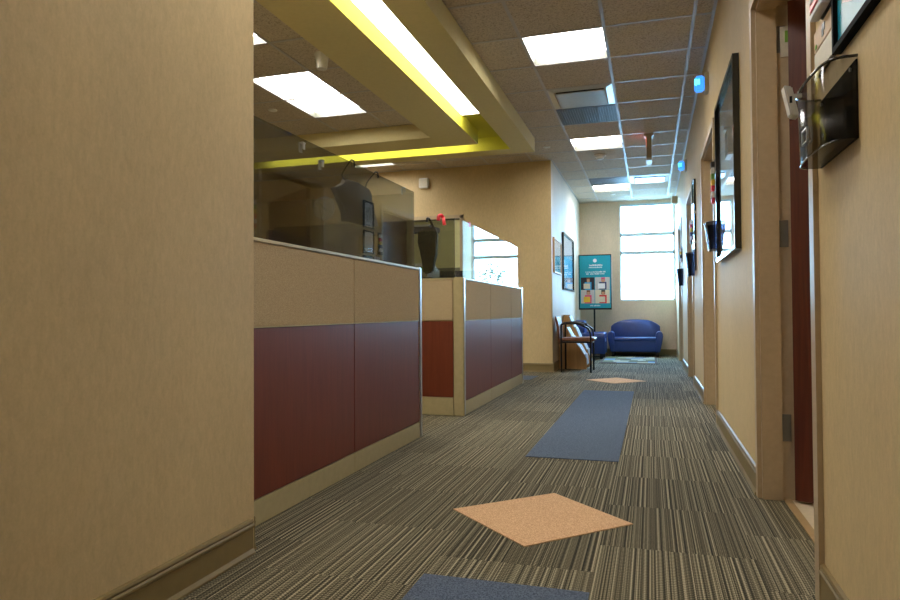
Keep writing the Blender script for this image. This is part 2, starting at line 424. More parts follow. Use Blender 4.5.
grille(-1, 3, 'dark grey return air panel beside the nearer silver diffuser')
grille(-1, 9, 'dark grey return air panel just before the farthest ceiling light')

# small ceiling fittings
t = thing('smoke_detector', (-.614, 8.8, ZC), 'cream smoke detector on the corridor ceiling before the far lights', 'smoke detector')
b = bmesh.new(); lathe(b, [(.075, 0), (.075, -.018), (.06, -.03)], (-.614, 8.8, ZC)); part('base', b, M['white'], t)
b = bmesh.new(); lathe(b, [(.045, -.03), (.05, -.05), (.03, -.062)], (-.614, 8.8, ZC)); part('head', b, M['white'], t)
for (x, y), l in (((-1.236+.02, 8.16), 'round sprinkler cover plate in the ceiling beside the end of the soffit'), ((-.609, 11.82), 'round sprinkler cover plate in the ceiling near the window'), ((-3.62, 5.8), 'round sprinkler cover plate inside the soffit frame, left of the long light')):
    b = bmesh.new(); lathe(b, [(.045, 0), (.045, -.006), (.03, -.012)], (x, y, ZC)); tag(obj('sprinkler_cover', b, M['white']), l, 'sprinkler', 'sprinkler cover plates')
t = thing('ceiling_sensor', (-2.465, 4.66, ZC), 'cream cone shaped sensor hanging from the ceiling inside the soffit', 'sensor')
b = bmesh.new(); lathe(b, [(.06, 0), (.06, -.012)], (-2.465, 4.66, ZC)); part('base', b, M['white'], t)
b = bmesh.new(); lathe(b, [(.055, -.012), (.04, -.12), (.02, -.122)], (-2.465, 4.66, ZC)); part('head', b, M['white'], t)
# edge-on hanging sign
t = thing('exit_sign', (0, 7.98, ZC), 'slim ceiling-hung sign seen edge-on, casting a red glow to its left', 'sign')
pbox('canopy', -.055, .055, 7.9, 8.06, ZC-.03, ZC, M['beige'], t, .004)
pbox('body', -.028, .028, 7.84, 8.12, ZC-.30, ZC-.03, M['beige'], t, .004)
pbox('bottom_lamp', -.03, .03, 7.82, 8.13, ZC-.325, ZC-.30, M['white'], t, .004)
pbox('red_face', -.030, -.028, 7.86, 8.10, ZC-.11, ZC-.06, M['redled'], t)

# ------------------------------------------------------------ soffit ring with lamp groove
def ring_bm(outer, inner, z0, z1, mi=0):
    b = bmesh.new(); (ax, bx_, ay, by), (cx, dx, cy, dy) = outer, inner
    bx(b, ax, cx, ay, by, z0, z1, mi); bx(b, dx, bx_, ay, by, z0, z1, mi); bx(b, cx, dx, ay, cy, z0, z1, mi); bx(b, cx, dx, dy, by, z0, z1, mi)
    return b
SZ = 2.69
b = ring_bm((-5.4, -1.285, 1.97, 7.68), (-5.13, -1.53, 2.24, 7.45), SZ, ZC-.006)        # outer band
b2 = ring_bm((-4.80, -1.83, 2.56, 7.12), (-4.4, -2.25, 3.0, 6.70), SZ, ZC-.006)          # inner band
me = bpy.data.meshes.new('tmp'); b2.to_mesh(me); b.from_mesh(me); b2.free()
tag(struct('trim_2', b, M['soffit']), None)
b = ring_bm((-5.13, -1.53, 2.24, 7.45), (-4.80, -1.83, 2.56, 7.12), ZC-.014, ZC-.006)
g = struct('trim_3', b, M['lime'])
# lime lining of the groove walls
b = bmesh.new(); e = .003
for (x0, x1, y0, y1) in ((-1.83, -1.83+e, 2.56, 7.12), (-4.80, -1.83, 7.12, 7.12+e), (-5.13, -1.53, 7.45-e, 7.45), (-1.53-e, -1.53, 2.24, 7.45), (-4.8, -1.83, 2.56-e, 2.56), (-5.13, -1.53, 2.24, 2.24+e), (-4.80-e, -4.80, 2.56, 7.12), (-5.13, -5.13+e, 2.24, 7.45)):
    bx(b, x0, x1, y0, y1, SZ+.001, ZC-.014)
struct('trim_4', b, M['lime'])
t = thing('cove_light', (-1.68, 4.5, ZC), 'long lit strip lamp in the lime groove of the soffit along the corridor', 'strip light', 'soffit strip lamps')
pbox('housing', -1.80, -1.54, 2.30, 6.43, ZC-.022, ZC-.014, M['housing'], t); pbox('lens', -1.824, -1.536, 2.3, 6.45, ZC-.034, ZC-.022, M['cove'], t)
t = thing('cove_light', (-3.3, 7.28, ZC), 'lit strip lamp across the far end groove of the soffit', 'strip light', 'soffit strip lamps')
pbox('housing', -4.7, -1.98, 7.20, 7.38, ZC-.022, ZC-.014, M['housing'], t); pbox('lens', -4.7, -1.98, 7.20, 7.38, ZC-.034, ZC-.022, M['cove'], t)

# ------------------------------------------------------------ window
b = bmesh.new(); fy0, fy1 = YB+.07, YB+.13; fw = .022
bx(b, WX0, WX0+fw, fy0, fy1, WZ0, WZ1); bx(b, WX1-fw, WX1, fy0, fy1, WZ0, WZ1); bx(b, WX0, WX1, fy0, fy1, WZ0, WZ0+fw); bx(b, WX0, WX1, fy0, fy1, WZ1-fw, WZ1)
for z in (2.235, 1.895): bx(b, WX0, WX1, fy0, fy1, z-.032, z+.032)
wf = struct('window_1', b, M['alu'])
pbox('glass', WX0+.01, WX1-.01, YB+.097, YB+.103, WZ0+.01, WZ1-.01, M['clear'], wf)
pbox('window_sill', WX0, WX1, YB-.004, YB+.07, WZ0-.012, WZ0+.003, M['white'], wf)
pbox('head_rail', WX0, WX1, YB+.01, YB+.06, WZ1-.045, WZ1, M['alu'], wf)
# ground and tree outdoors
tag(box('ground_outside', -30, 30, YB+.2, 60, -.5, -.4, M['concrete']), kind='structure')

# ------------------------------------------------------------ doors
def door(n, a, b, angle, lit=False):
    bmf = bmesh.new(); cw = .05; x0, x1 = XR-.014, XR+.144
    # hollow steel frame: casing faces, jamb with stop
    for (ya, yb) in ((a, a+cw), (b-cw, b)):
        bx(bmf, x0, x1, ya, yb, 0, DTOP)
    bx(bmf, x0, x1, a+cw, b-cw, DTOP-cw, DTOP)
    # stops (step on each jamb, corridor side deeper)
    for (ya, yb) in ((a+cw, a+cw+.016), (b-cw-.016, b-cw)): bx(bmf, x0+.018, x0+.098, ya, yb, 0, DTOP-cw)
    bx(bmf, x0+.018, x0+.098, a+cw, b-cw, DTOP-cw-.016, DTOP-cw)
    d = tag(obj('door_%d' % n, bmf, M['frame']), kind='structure')
    # leaf, hinged on the far jamb on the office side
    hx, hy = x1-.004, b-cw-.004; L = b-a-2*cw-.008; th = .044
    dv = Vector((math.sin(angle), -math.cos(angle), 0)); nv = Vector((-math.cos(angle), -math.sin(angle), 0))
    o = Vector((hx, hy, 0)); 
    def q(u, v, z): return o+dv*u+nv*v+Vector((0, 0, z))
    bl = bmesh.new()
    vs = [bl.verts.new(q(u, v, z)) for u in (0, L) for v in (0, th) for z in (.012, DTOP-cw-.004)]
    for f in [(0, 1, 3, 2), (4, 6, 7, 5), (0, 4, 5, 1), (2, 3, 7, 6), (0, 2, 6, 4), (1, 5, 7, 3)]: bl.faces.new([vs[i] for i in f])
    leaf = part('door_leaf', bl, M['doorw'], d)
    for side in (-1, 1):
        bh = bmesh.new(); v0 = th if side > 0 else 0
        tube(bh, [q(L-.07, v0, 1.0), q(L-.07, v0+side*.055, 1.0)], .011); tube(bh, [q(L-.07, v0+side*.05, 1.0), q(L-.19, v0+side*.05, 1.0)], .009)
        part('lever_handle', bh, M['silver'], leaf)
    for z in (.25, 1.08, 1.92):
        bh = bmesh.new(); bx(bh, x0+.100, x0+.135, b-cw-.004, b-cw+.001, z, z+.115)
        tube(bh, [(hx+.004, hy, z), (hx+.004, hy, z+.115)], .007)
        part('hinge', bh, M['hingem'], d)
    return d
ANG = [math.radians(68), math.radians(125), 0, 0]
dd = [door(i+1, a, b, ANG[i]) for i, (a, b) in enumerate(doors)]
pb = bmesh.new(); bx(pb, XR+.1, XR+.132, 3.112, 3.118, 1.90, 2.03); 
stk = part('sticker', pb, M['offw'], dd[0]); stk['label'] = 'pale sticker with green corner'
pb = bmesh.new(); bx(pb, XR+.118, XR+.130, 3.109, 3.112, 1.96, 2.01); part('green_mark', pb, M['green'], stk)
sbox('trim_6', .532, .562, 2.08, 3.12, 0, .006, M['brassy'])
# cased opening beyond the desks
bmf = bmesh.new(); cw = .05
for xa, xb in ((DX0-.02, DX0+cw-.02), (DX1-cw+.02, DX1+.02)): bx(bmf, xa, xb, YM-.015, YM+.155, 0, DZ+.05)
bx(bmf, DX0-.02, DX1+.02, YM-.015, YM+.155, DZ, DZ+.05)
tag(obj('door_5', bmf, M['frame']), kind='structure')
sbox('wall_hall_right', XL-.15, XL-.14, YM+.14, 11.5, 0, ZC, M['hall'])

# ------------------------------------------------------------ carpet inlays
def flat(name, pts, m, label, cat):
    b = bmesh.new(); prism(b, pts, 'Z', .0, .003); return tag(obj(name, b, m), label, cat)
flat('carpet_inlay', [(-.68, 3.66), (-.175, 3.66), (-.17, 6.89), (-.665, 6.89)], M['blue'], 'long blue carpet rectangle in the middle of the corridor', 'carpet inlay')
flat('carpet_inlay', [(-.68, -1.3), (-.178, -1.3), (-.178, 1.94), (-.68, 1.94)], M['blue'], 'blue carpet rectangle at the bottom edge nearest the camera', 'carpet inlay')
flat('carpet_inlay', [(-.785, 2.606), (-.425, 2.258), (-.074, 2.609), (-.42, 2.955)], M['orange'], 'large peach carpet diamond near the camera', 'carpet inlay')
flat('carpet_inlay', [(-.745, 7.94), (-.40, 7.60), (-.06, 7.94), (-.405, 8.28)], M['orange'], 'small distant peach carpet diamond before the chair and rug', 'carpet inlay')
flat('carpet_inlay', [(-2.1, 7.8), (-1.39, 7.8), (-1.36, 8.27), (-2.1, 8.3)], M['blue'], 'blue carpet strip at the foot of the column behind the far desk panels', 'carpet inlay')

# ------------------------------------------------------------ cubicle panels
def panel_run(nm, label, x_face, y0, y1, seams, ztop, zwood, zbase, cat='cubicle'):
    """low office partition facing the corridor"""
    t = thing(nm, (x_face, (y0+y1)/2, 0), label, cat)
    ed = [y0]+seams+[y1]
    b = bmesh.new(); bx(b, x_face-.075, x_face-.012, y0, y1, .0, ztop-.012); part('core', b, M['trim'], t)
    for a, c in zip(ed, ed[1:]):
        g = .003
        b = bmesh.new(); bx(b, x_face-.013, x_face, a+g, c-g, .004, zbase); f = part('base_cover', b, M['trim'], t)
        b = bmesh.new(); bx(b, x_face-.013, x_face-.001, a+g, c-g, zbase+.004, zwood-.004); bmesh.ops.bevel(b, geom=b.edges[:], offset=.0015, affect='EDGES'); part('wood_panel', b, M['cherry'], t)
        b = bmesh.new(); bx(b, x_face-.013, x_face-.001, a+g, c-g, zwood+.002, ztop-.016); bmesh.ops.bevel(b, geom=b.edges[:], offset=.003, segments=2, affect='EDGES'); part('fabric_panel', b, M['fabric'], t)
        b = bmesh.new(); bx(b, x_face-.012, x_face+.002, a+g, c-g, zwood-.003, zwood+.002); part('divider_strip', b, M['trim'], t)
    b = bmesh.new(); bx(b, x_face-.078, x_face+.002, y0, y1, ztop-.014, ztop); bmesh.ops.bevel(b, geom=b.edges[:], offset=.002, affect='EDGES'); part('top_cap', b, M['trim'], t)
    return t
X1, H1 = -1.44, 1.10
c1 = panel_run('cubicle_partition', 'nearer tan and cherry desk partition beside the near wall, with smoked glass on top', X1, 1.99, 4.045, [2.14, 3.062], H1, .757, .10)
b = bmesh.new(); bx(b, X1-.078, X1+.004, 4.045, 4.085, .0, H1+.004); bmesh.ops.bevel(b, geom=b.edges[:], offset=.006, segments=2, affect='EDGES'); part('end_post', b, M['silver'], c1)
# end return of cubicle one
t = thing('cubicle_partition', (-2.3, 4.04, 0), 'end return partition behind the silver post of the nearer desk block', 'cubicle')
pbox('core', -3.1, X1-.08, 3.985, 4.06, .012, H1, M['fabric'], t); pbox('top_cap', -3.1, X1-.08, 3.98, 4.065, H1-.012, H1, M['trim'], t)
X2, H2, Y20, Y21 = -1.40, 1.08, 4.95, 7.42
c2 = panel_run('cubicle_partition', 'farther desk partition along the corridor with bluish window reflection', X2, Y20+.04, Y21-.03, [5.88, 6.80], H2, .745, .11)
b = bmesh.new(); bx(b, X2-.078, X2+.004, Y20, Y20+.04, 0, H2+.004); bmesh.ops.bevel(b, geom=b.edges[:], offset=.006, segments=2, affect='EDGES'); part('corner_post', b, M['trim'], c2)
b = bmesh.new(); bx(b, X2+.003, X2+.007, Y20+.006, Y20+.036, 0.01, H2); part('post_strip', b, M['silver'], c2)
b = bmesh.new(); bx(b, X2-.078, X2+.004, Y21-.03, Y21, 0, H2+.004); part('end_post', b, M['silver'], c2)
# its front, facing the camera
t = thing('cubicle_partition', (-2.3, Y20+.04, 0), 'front of the farther desk block facing the camera, cherry below tan', 'cubicle')
px0, px1 = -3.2, X2-.082
pbox('core', px0, X2-.08, Y20+.013, Y20+.075, 0, H2-.012, M['trim'], t)
for a, c in ((px0, -2.42), (-2.42, px1)):
    pbox('base_cover', a+.003, c-.003, Y20, Y20+.013, .004, .14, M['trim'], t)
    pbox('wood_panel', a+.003, c-.003, Y20+.001, Y20+.013, .144, .74, M['cherry'], t, .0015)
    pbox('fabric_panel', a+.003, c-.003, Y20+.001, Y20+.013, .747, H2-.016, M['fabric'], t, .003)
pbox('top_cap', px0, X2-.08, Y20-.002, Y20+.078, H2-.014, H2, M['trim'], t, .002)

# ------------------------------------------------------------ smoked glass screens
def clip(t, x, y, z, m):
    b = bmesh.new(); bx(b, x-.012, x-.006, y-.012, y+.012, z-.03, z+.012); bx(b, x+.006, x+.010, y-.008, y+.008, z-.018, z+.012); bx(b, x-.012, x+.010, y-.012, y+.012, z+.008, z+.014)
    part('clip', b, m, t)
GXX, GH = -1.465, 1.583
t = thing('glass_screen', (GXX, 3, H1), 'long smoked glass screen on top of the nearer desk partition', 'glass screen')
pbox('pane', GXX-.003, GXX+.003, 1.99, 3.97, H1+.001, GH, M['smoke'], t); PN1 = t.children[0]
clip(t, GXX, 2.585, 1.55, M['silver']); clip(t, GXX, 2.76, 1.51, M['silver']); clip(t, GXX, 3.83, 1.575, M['silver'])
t = thing('glass_screen', (-2.2, 3.985, H1), 'smoked glass end screen turning back from the nearer desk block', 'glass screen')
pbox('pane', -3.05, GXX-.004, 4.0, 4.006, H1+.001, GH, M['smokelight'], t)
t = thing('glass_screen', (-2.2, Y20+.03, H2), 'smoked glass screen across the front of the farther desk block with red clip', 'glass screen')
pbox('pane', -3.1, -1.475, Y20+.03, Y20+.036, H2+.001, 1.55, M['smoke'], t)
pbox('end_pane', -1.473, -1.43, Y20+.03, Y20+.036, H2+.001, 1.55, M['clear'], t)
t = thing('glass_screen', (-1.42, 6.1, H2), 'glass screen along the farther desk block mirroring the bright window', 'glass screen')
b = bmesh.new(); bx(b, -1.425, -1.419, Y20+.04, 6.62, H2+.001, 1.535); part('pane', b, M['smoke'], t)
b = bmesh.new(); bx(b, -1.425, -1.419, 6.624, 7.30, H2+.001, 1.535); part('pane', b, M['smoke'], t)
# the screens stand a hair out of line with the panels below
YAW1, YAW2 = -.95, .45
def yaw_mesh(o, deg, cy):
    a = math.radians(deg); off = wloc(o)
    for v in o.data.vertices: v.co.x += -math.tan(a)*(v.co.y+off.y-cy)
yaw_mesh(PN1, YAW1, 2.98)
for o in t.children: yaw_mesh(o, YAW2, 6.1)
# clips resting on the glass
b = bmesh.new(); tube(b, smoothpath([(-1.60, Y20+.005, 1.535), (-1.60, Y20+.01, 1.57), (-1.585, Y20+.033, 1.58), (-1.575, Y20+.055, 1.56), (-1.56, Y20+.02, 1.53), (-1.555, Y20+.02, 1.50)]), .014)
tag(obj('red_hook', b, M['red'], smooth=True), 'red plastic hook over the farther glass screen edge', 'hook')
b = bmesh.new(); bx(b, -1.433, -1.411, 5.19, 5.23, 1.51, 1.545); tag(obj('pink_clip', b, M['pink']), 'tiny pink clip on the glass corner beside the red hook', 'clip')

# ------------------------------------------------------------ things behind the glass
def hanging_garment(name, x, pts, hookY, hookZ, m, label, hooktop):
    t = thing(name, (x, pts[0][0], hooktop), label, 'garment')
    b = bmesh.new(); prism(b, pts, 'X', x-.035, x-.005)
    bmesh.ops.subdivide_edges(b, edges=b.edges[:], cuts=3, use_grid_fill=True)
    for v in b.verts: v.co.x += .012*math.sin(v.co.y*38)
    part('cloth', b, m, t, True)
    for y, z in zip(hookY, hookZ):
        b = bmesh.new(); tube(b, smoothpath([(GXX+.012, y+.006, hooktop-.02), (GXX+.012, y, hooktop+.006), (GXX, y, hooktop+.014), (GXX-.012, y, hooktop+.006), (x-.02, y+.12, hooktop-.03), (x-.02, y+.165, z)]), .004, 8)
        part('hook', b, M['blackm'], t, True)
    return t
hanging_garment('hanging_jacket', -1.56, [(3.12, 1.465), (3.265, 1.54), (3.59, 1.52), (3.655, 1.325), (3.22, 1.305)], (3.09, 3.40), (1.53, 1.52), M['dgrey'], 'dark grey jacket hanging from two wire hooks behind the nearer smoked glass', 1.583)
for (y0, y1, z, lab) in ((4.80, 5.90, 1.50, 'left dark high-backed desk panel seen through the smoked glass'),):
    pass
t = thing('wall_clock', (-4.66, YM, 2.38), 'round pale wall clock seen through the smoked glass', 'clock')
b = bmesh.new(); lathe(b, [(.175, 0), (.175, -.03), (.155, -.034), (.155, 0)], (-4.66, YM-.001, 2.38), 'Y', 36); part('rim', b, M['lgrey'], t, False)
b = bmesh.new(); lathe(b, [(.150, -.012), (.150, -.036)], (-4.66, YM-.001, 2.38), 'Y', 36); part('face', b, M['white'], t)
for ang, ln in ((2.2, .08), (-.7, .12)):
    b = bmesh.new(); tube(b, [(-4.66, YM-.04, 2.38), (-4.66+math.sin(ang)*ln, YM-.04, 2.38+math.cos(ang)*ln)], .006); part('hand', b, M['black'], t)
for k in range(12):
    a = k*PI/6; b = bmesh.new(); tube(b, [(-4.66+math.sin(a)*.12, YM-.038, 2.38+math.cos(a)*.12), (-4.66+math.sin(a)*.14, YM-.038, 2.38+math.cos(a)*.14)], .006, 6); part('hour_mark', b, M['black'], t)
t = thing('cubicle_partition', (-3.1, 5.5, 0), 'tall dark inner partition dimly seen through the nearer smoked glass', 'cubicle')
pbox('panel', -3.06, -3.0, 4.80, 6.0, 0, 1.50, M['dark'], t); pbox('panel', -3.06, -3.0, 6.02, 7.3, 0, 1.44, M['dark'], t); pbox('top_cap', -3.065, -2.995, 6.02, 7.3, 1.44, 1.46, M['trim'], t)
# desks
for (y0, y1, lab) in ((2.0, 3.9, 'beige worktop inside the nearer desk block'), (6.4, 7.3, 'beige worktop inside the farther desk block')):
    t = thing('desk', (-1.8, (y0+y1)/2, 0), lab, 'desk')
    pbox('desktop', -2.15, -1.53, y0, y1, .71, .74, M['beige'], t, .004)
    for yy in (y0+.05, y1-.1): pbox('leg', -2.1, -1.6, yy, yy+.04, 0, .71, M['beige'], t)
# storage shelf + printer + jacket seen through far screen
t = thing('storage_cabinet', (-2.3, 6.0, 0), 'dark cabinet behind the farther smoked glass with a printer on top', 'cabinet')
pbox('body', -2.55, -1.92, 5.75, 6.35, .0, 1.13, M['black'], t, .006); pbox('door', -2.5, -1.97, 5.74, 5.75, .1, 1.1, M['blackm'], t)
t = thing('printer', (-2.2, 6.0, 1.13), 'cream printer glimpsed behind the farther smoked glass', 'printer')
pbox('body', -2.42, -1.99, 5.8, 6.2, 1.131, 1.24, M['beige'], t, .015); pbox('lid', -2.40, -2.01, 5.82, 6.18, 1.24, 1.27, M['white'], t, .012)
pbox('control_panel', -2.2, -2.02, 5.792, 5.8, 1.20, 1.235, M['green'], t)
t = thing('hanging_jacket', (-1.7, Y20+.12, 1.55), 'black jacket on a hook behind the front glass of the farther desks', 'garment')
b = bmesh.new(); prism(b, [(-1.80, 1.47), (-1.66, 1.50), (-1.635, 1.44), (-1.65, 1.27), (-1.68, 1.13), (-1.755, 1.12), (-1.765, 1.28), (-1.805, 1.36)], 'Y', Y20+.07, Y20+.13)
bmesh.ops.bevel(b, geom=b.edges[:], offset=.012, segments=2, affect='EDGES'); part('cloth', b, M['black'], t, False)
b = bmesh.new(); tube(b, smoothpath([(-1.70, Y20+.015, 1.53), (-1.70, Y20+.02, 1.557), (-1.70, Y20+.033, 1.562), (-1.69, Y20+.05, 1.555), (-1.67, Y20+.08, 1.50), (-1.67, Y20+.09, 1.47)]), .009, 8); part('hook', b, M['blackm'], t, True)
t = thing('overhead_shelf', (-2.3, 5.7, 1.5), 'dark overhead shelf with a silver edge behind the farther smoked glass', 'shelf')
pbox('shelf', -2.7, -1.86, 5.5, 5.8, 1.545, 1.585, M['dark'], t); pbox('edge_strip', -2.7, -1.86, 5.49, 5.5, 1.57, 1.585, M['silver'], t)
pbox('support', -2.72, -2.69, 5.5, 5.8, 0, 1.545, M['dark'], t)
t = thing('monitor', (-1.95, 6.6, .74), 'dark low screen back behind the corner of the farther glass', 'monitor')
pbox('screen', -2.28, -1.72, 6.58, 6.62, .95, 1.24, M['black'], t, .006); pbox('neck', -2.03, -1.97, 6.6, 6.65, .76, .96, M['black'], t); pbox('foot', -2.1, -1.9, 6.5, 6.7, .74, .76, M['black'], t)
# wall box over the opening
t = thing('wall_speaker', (-3.07, YM, 2.65), 'small cream box high on the wall above the cased opening', 'wall box')
pbox('body', -3.14, -3.0, YM-.06, YM, 2.58, 2.72, M['white'], t, .008); pbox('grille', -3.13, -3.01, YM-.064, YM-.06, 2.60, 2.70, M['offw'], t)

# ------------------------------------------------------------ right wall fittings
def strobe(y, z, label):
    t = thing('indicator_light', (XR, y, z), label, 'indicator light', 'blue corridor indicator lights')
    pbox('base', XR-.03, XR, y-.055, y+.055, z-.07, z+.07, M['beige'], t, .004)
    pbox('lens', XR-.10, XR-.03, y-.045, y+.045, z-.055, z+.055, M['bluelamp'], t, .012)
    pbox('lamp', XR-.102, XR-.06, y-.047, y-.03, z-.02, z+.03, M['led'], t, .004)
    return t
strobe(5.44, 2.57, 'nearer blue glowing indicator box high on the right wall by the framed print')
strobe(8.60, 2.60, 'farther blue glowing indicator box high on the right wall')
box_ = thing('corner_camera', (XR, 11.6, 2.66), 'small grey box at the top of the window corner', 'wall box')
pbox('body', XR-.09, XR, 11.55, 11.75, 2.60, 2.72, M['beige'], box_, .01)

def framed(name, x, y0, y1, z0, z1, side, fm, pm, label, cat='framed picture', bw=.02, d=.022, mat=True, extra=None, glass=True):
    """side = -1: hangs on a wall whose room is towards -X (right wall); +1: on left wall"""
    s = side; t = thing(name, (x, (y0+y1)/2, z0), label, cat)
    xa, xb = sorted((x, x+s*d))
    b = bmesh.new()
    bx(b, xa, xb, y0, y0+bw, z0, z1); bx(b, xa, xb, y1-bw, y1, z0, z1); bx(b, xa, xb, y0+bw, y1-bw, z0, z0+bw); bx(b, xa, xb, y0+bw, y1-bw, z1-bw, z1)
    part('frame', b, fm, t)
    xp = sorted((x+s*.002, x+s*.008)); pbox('print', xp[0], xp[1], y0+bw*.7, y1-bw*.7, z0+bw*.7, z1-bw*.7, pm, t)
    if extra:
        for (nm, a0, a1, c0, c1_, mm) in extra:
            w_, h_ = y1-y0-2*bw, z1-z0-2*bw; xe = sorted((x+s*.008, x+s*.0095))
            pbox(nm, xe[0], xe[1], y0+bw+a0*w_, y0+bw+a1*w_, z0+bw+c0*h_, z0+bw+c1_*h_, mm, t)
    if glass:
        xg = sorted((x+s*.013, x+s*.016)); pbox('glass', xg[0], xg[1], y0+bw*.7, y1-bw*.7, z0+bw*.7, z1-bw*.7, M['clear'], t)
    return t
framed('framed_picture', XR, 3.64, 4.64, 1.125, 2.13, -1, M['glossb'], M['print'], 'large black framed picture on the right wall between the two nearest doors', bw=.022, d=.032, extra=[('image', .14, .86, .14, .86, M['lgrey'])])
for k, (z0, z1, l) in enumerate(((1.82, 2.14, 'top one of three small framed certificates stacked on the right wall'), (1.515, 1.79, 'middle one of three small framed certificates stacked on the right wall'), (1.215, 1.49, 'bottom one of three small framed certificates stacked on the right wall'))):
    f = framed('framed_certificate', XR, 7.05, 7.32, z0, z1, -1, M['glossb'], M['paper'], l, bw=.018, extra=[('image', .2, .8, .2, .8, M['lgrey'])]); f['group'] = 'stacked certificates'

# wall file pockets of smoky plastic
PROF = [(0, 0), (.004, .35), (.02, .58), (.06, .74), (.12, .84), (.2, .9), (.35, .96), (.5, 1), (.65, 1), (.8, .96), (.9, .9), (.955, .8), (.985, .6), (.997, .35), (1, 0)]
def pocket(y0, y1, z0, z1, depth, label, full=True):
    t = thing('file_pocket', (XR, (y0+y1)/2, z0), label, 'wall file pocket', 'smoky wall file pockets')
    def arc(q, z, dp):
        k_ = 0 if full else .22*(1-(z-z0)/(z1-z0)); return (XR-dp*q[1]*(1-k_), y0+(y1-y0)*(.5+(q[0]-.5)*(1-k_)), z)
    fm_ = M['pocket'] if full else M['pocketd']
    b = bmesh.new(); zs = [z0+(z1-z0)*q for q in (0, .33, .66, 1)]; dps = [depth*(.92+.08*q) for q in (0, .33, .66, 1)]
    rows = [[b.verts.new(arc(q, z, d_)) for q in PROF] for z, d_ in zip(zs, dps)]
    for i in range(3):
        for k in range(len(PROF)-1): b.faces.new([rows[i][k], rows[i][k+1], rows[i+1][k+1], rows[i+1][k]])
    part('front', b, fm_, t, True)
    b = bmesh.new(); b.faces.new([b.verts.new(arc(q, z0+.001, dps[0])) for q in PROF]); part('bottom', b, M['pocket'], t)
    e_ = 0 if full else .11*(y1-y0)
    b = bmesh.new(); prism(b, [(y0+e_, z0), (y1-e_, z0), (y1, z1-.008), (y0, z1-.008)], 'X', XR-.004, XR); part('back_plate', b, M['pocketb'], t)
    b = bmesh.new(); tube(b, [arc(q, z1, depth) for q in PROF], .0035, 8); part('rim', b, M['glossb'], t, True)
    b = bmesh.new(); tube(b, [arc(q, z0, dps[0]) for q in PROF[2:-2]], .0022, 8); part('lower_edge', b, M['glossb'], t, True)
    if full:
        b = bmesh.new(); prism(b, [(y0+.005, z0+.004), (y1-.06, z0+.004), (y1-.06, z0+.045), (y0+.08, z0+.06), (y0+.005, z0+.075)], 'X', XR-.022, XR-.006); part('inner_rib', b, M['pocketb'], t)
        for yy_ in (y0+.035, y1-.03):
            b = bmesh.new(); lathe(b, [(.005, -.008), (.004, -.004)], (XR, yy_, z1-.02), 'X', 12); part('screw', b, M['silver'], t)
    return t
p1 = pocket(1.656, 1.985, 1.19, 1.375, .072, 'large smoky black file pocket on the near right wall beside the first door')
yy = 1.83; x_ = XR-.0745
b = bmesh.new()
for (a0, a1, c0, c1_) in ((-.028, -.024, 1.225, 1.262), (.024, .028, 1.225, 1.262), (-.028, .028, 1.225, 1.229), (-.028, .028, 1.258, 1.262)):
    bx(b, x_, x_+.005, yy+a0, yy+a1, c0, c1_)
part('label_holder', b, M['silver'], p1)
t = thing('clip_tag', (XR-.1, 1.86, 1.335), 'small white plastic tag clipped to the rim of the nearest file pocket', 'tag')
b = bmesh.new(); prism(b, [(.346, 1.305), (.366, 1.30), (.350, 1.378), (.330, 1.383)], 'Y', 1.845, 1.885); bmesh.ops.bevel(b, geom=b.edges[:], offset=.003, segments=2, affect='EDGES'); part('body', b, M['white'], t)
pbox('slot', .343, .349, 1.843, 1.845, 1.335, 1.352, M['black'], t); pbox('peg', .355, .375, 1.86, 1.87, 1.352, 1.362, M['white'], t)
pocket(4.74, 4.97, 1.225, 1.41, .085, 'smoky file pocket between the large framed picture and the second door', False)
pocket(7.34, 7.53, 1.18, 1.42, .09, 'smoky file pocket beside the third door below its colour flags', False)
pocket(9.92, 10.14, 1.17, 1.41, .09, 'smoky file pocket beside the farthest door on the right wall', False)
# papers above pockets
def room_flags(y, z0, z1, label, cols, hw=.033):
    t = thing('status_flags', (XR, y, z0), label, 'door status flags', 'coloured door status flags')
    pbox('base', XR-.014, XR, y-hw+.004, y+hw, z0+.004, z1+.02, M['black'], t, .003)
    n = len(cols); h = (z1-z0)/n
    for i, m in enumerate(cols):
        f = pbox('flag', XR-.036, XR-.014, y-hw+.006, y+hw+.004, z0+h*i+.003, z0+h*(i+1)-.002, M[m], t, .002)
    return t
room_flags(1.865, 1.565, 1.77, 'red white and blue status flags on the near right wall beside the first door', ['paper', 'red', 'paper', 'red', 'navy', 'paper', 'navy', 'red', 'paper'], .062)
room_flags(4.89, 1.55, 1.84, 'coloured status flags beside the second door behind the large picture', ['red', 'paper', 'red', 'yellow', 'green', 'paper', 'black'])
room_flags(7.49, 1.52, 1.78, 'coloured status flags beside the third door', ['black', 'paper', 'navy', 'yellow', 'red', 'paper'])
room_flags(10.1, 1.52, 1.72, 'coloured status flags beside the farthest door', ['paper', 'black', 'yellow', 'paper'])
for y, z0, z1, l in ((4.86, 1.43, 1.53, 'white room card on the wall above the second file pocket'), (7.45, 1.42, 1.5, 'white room card on the wall above the third file pocket'), (10.05, 1.42, 1.5, 'white room card on the wall above the farthest file pocket')):
    tag(box('room_card', XR-.006, XR, y-.08, y+.07, z0, z1, M['paper']), l, 'sign', 'white room cards')
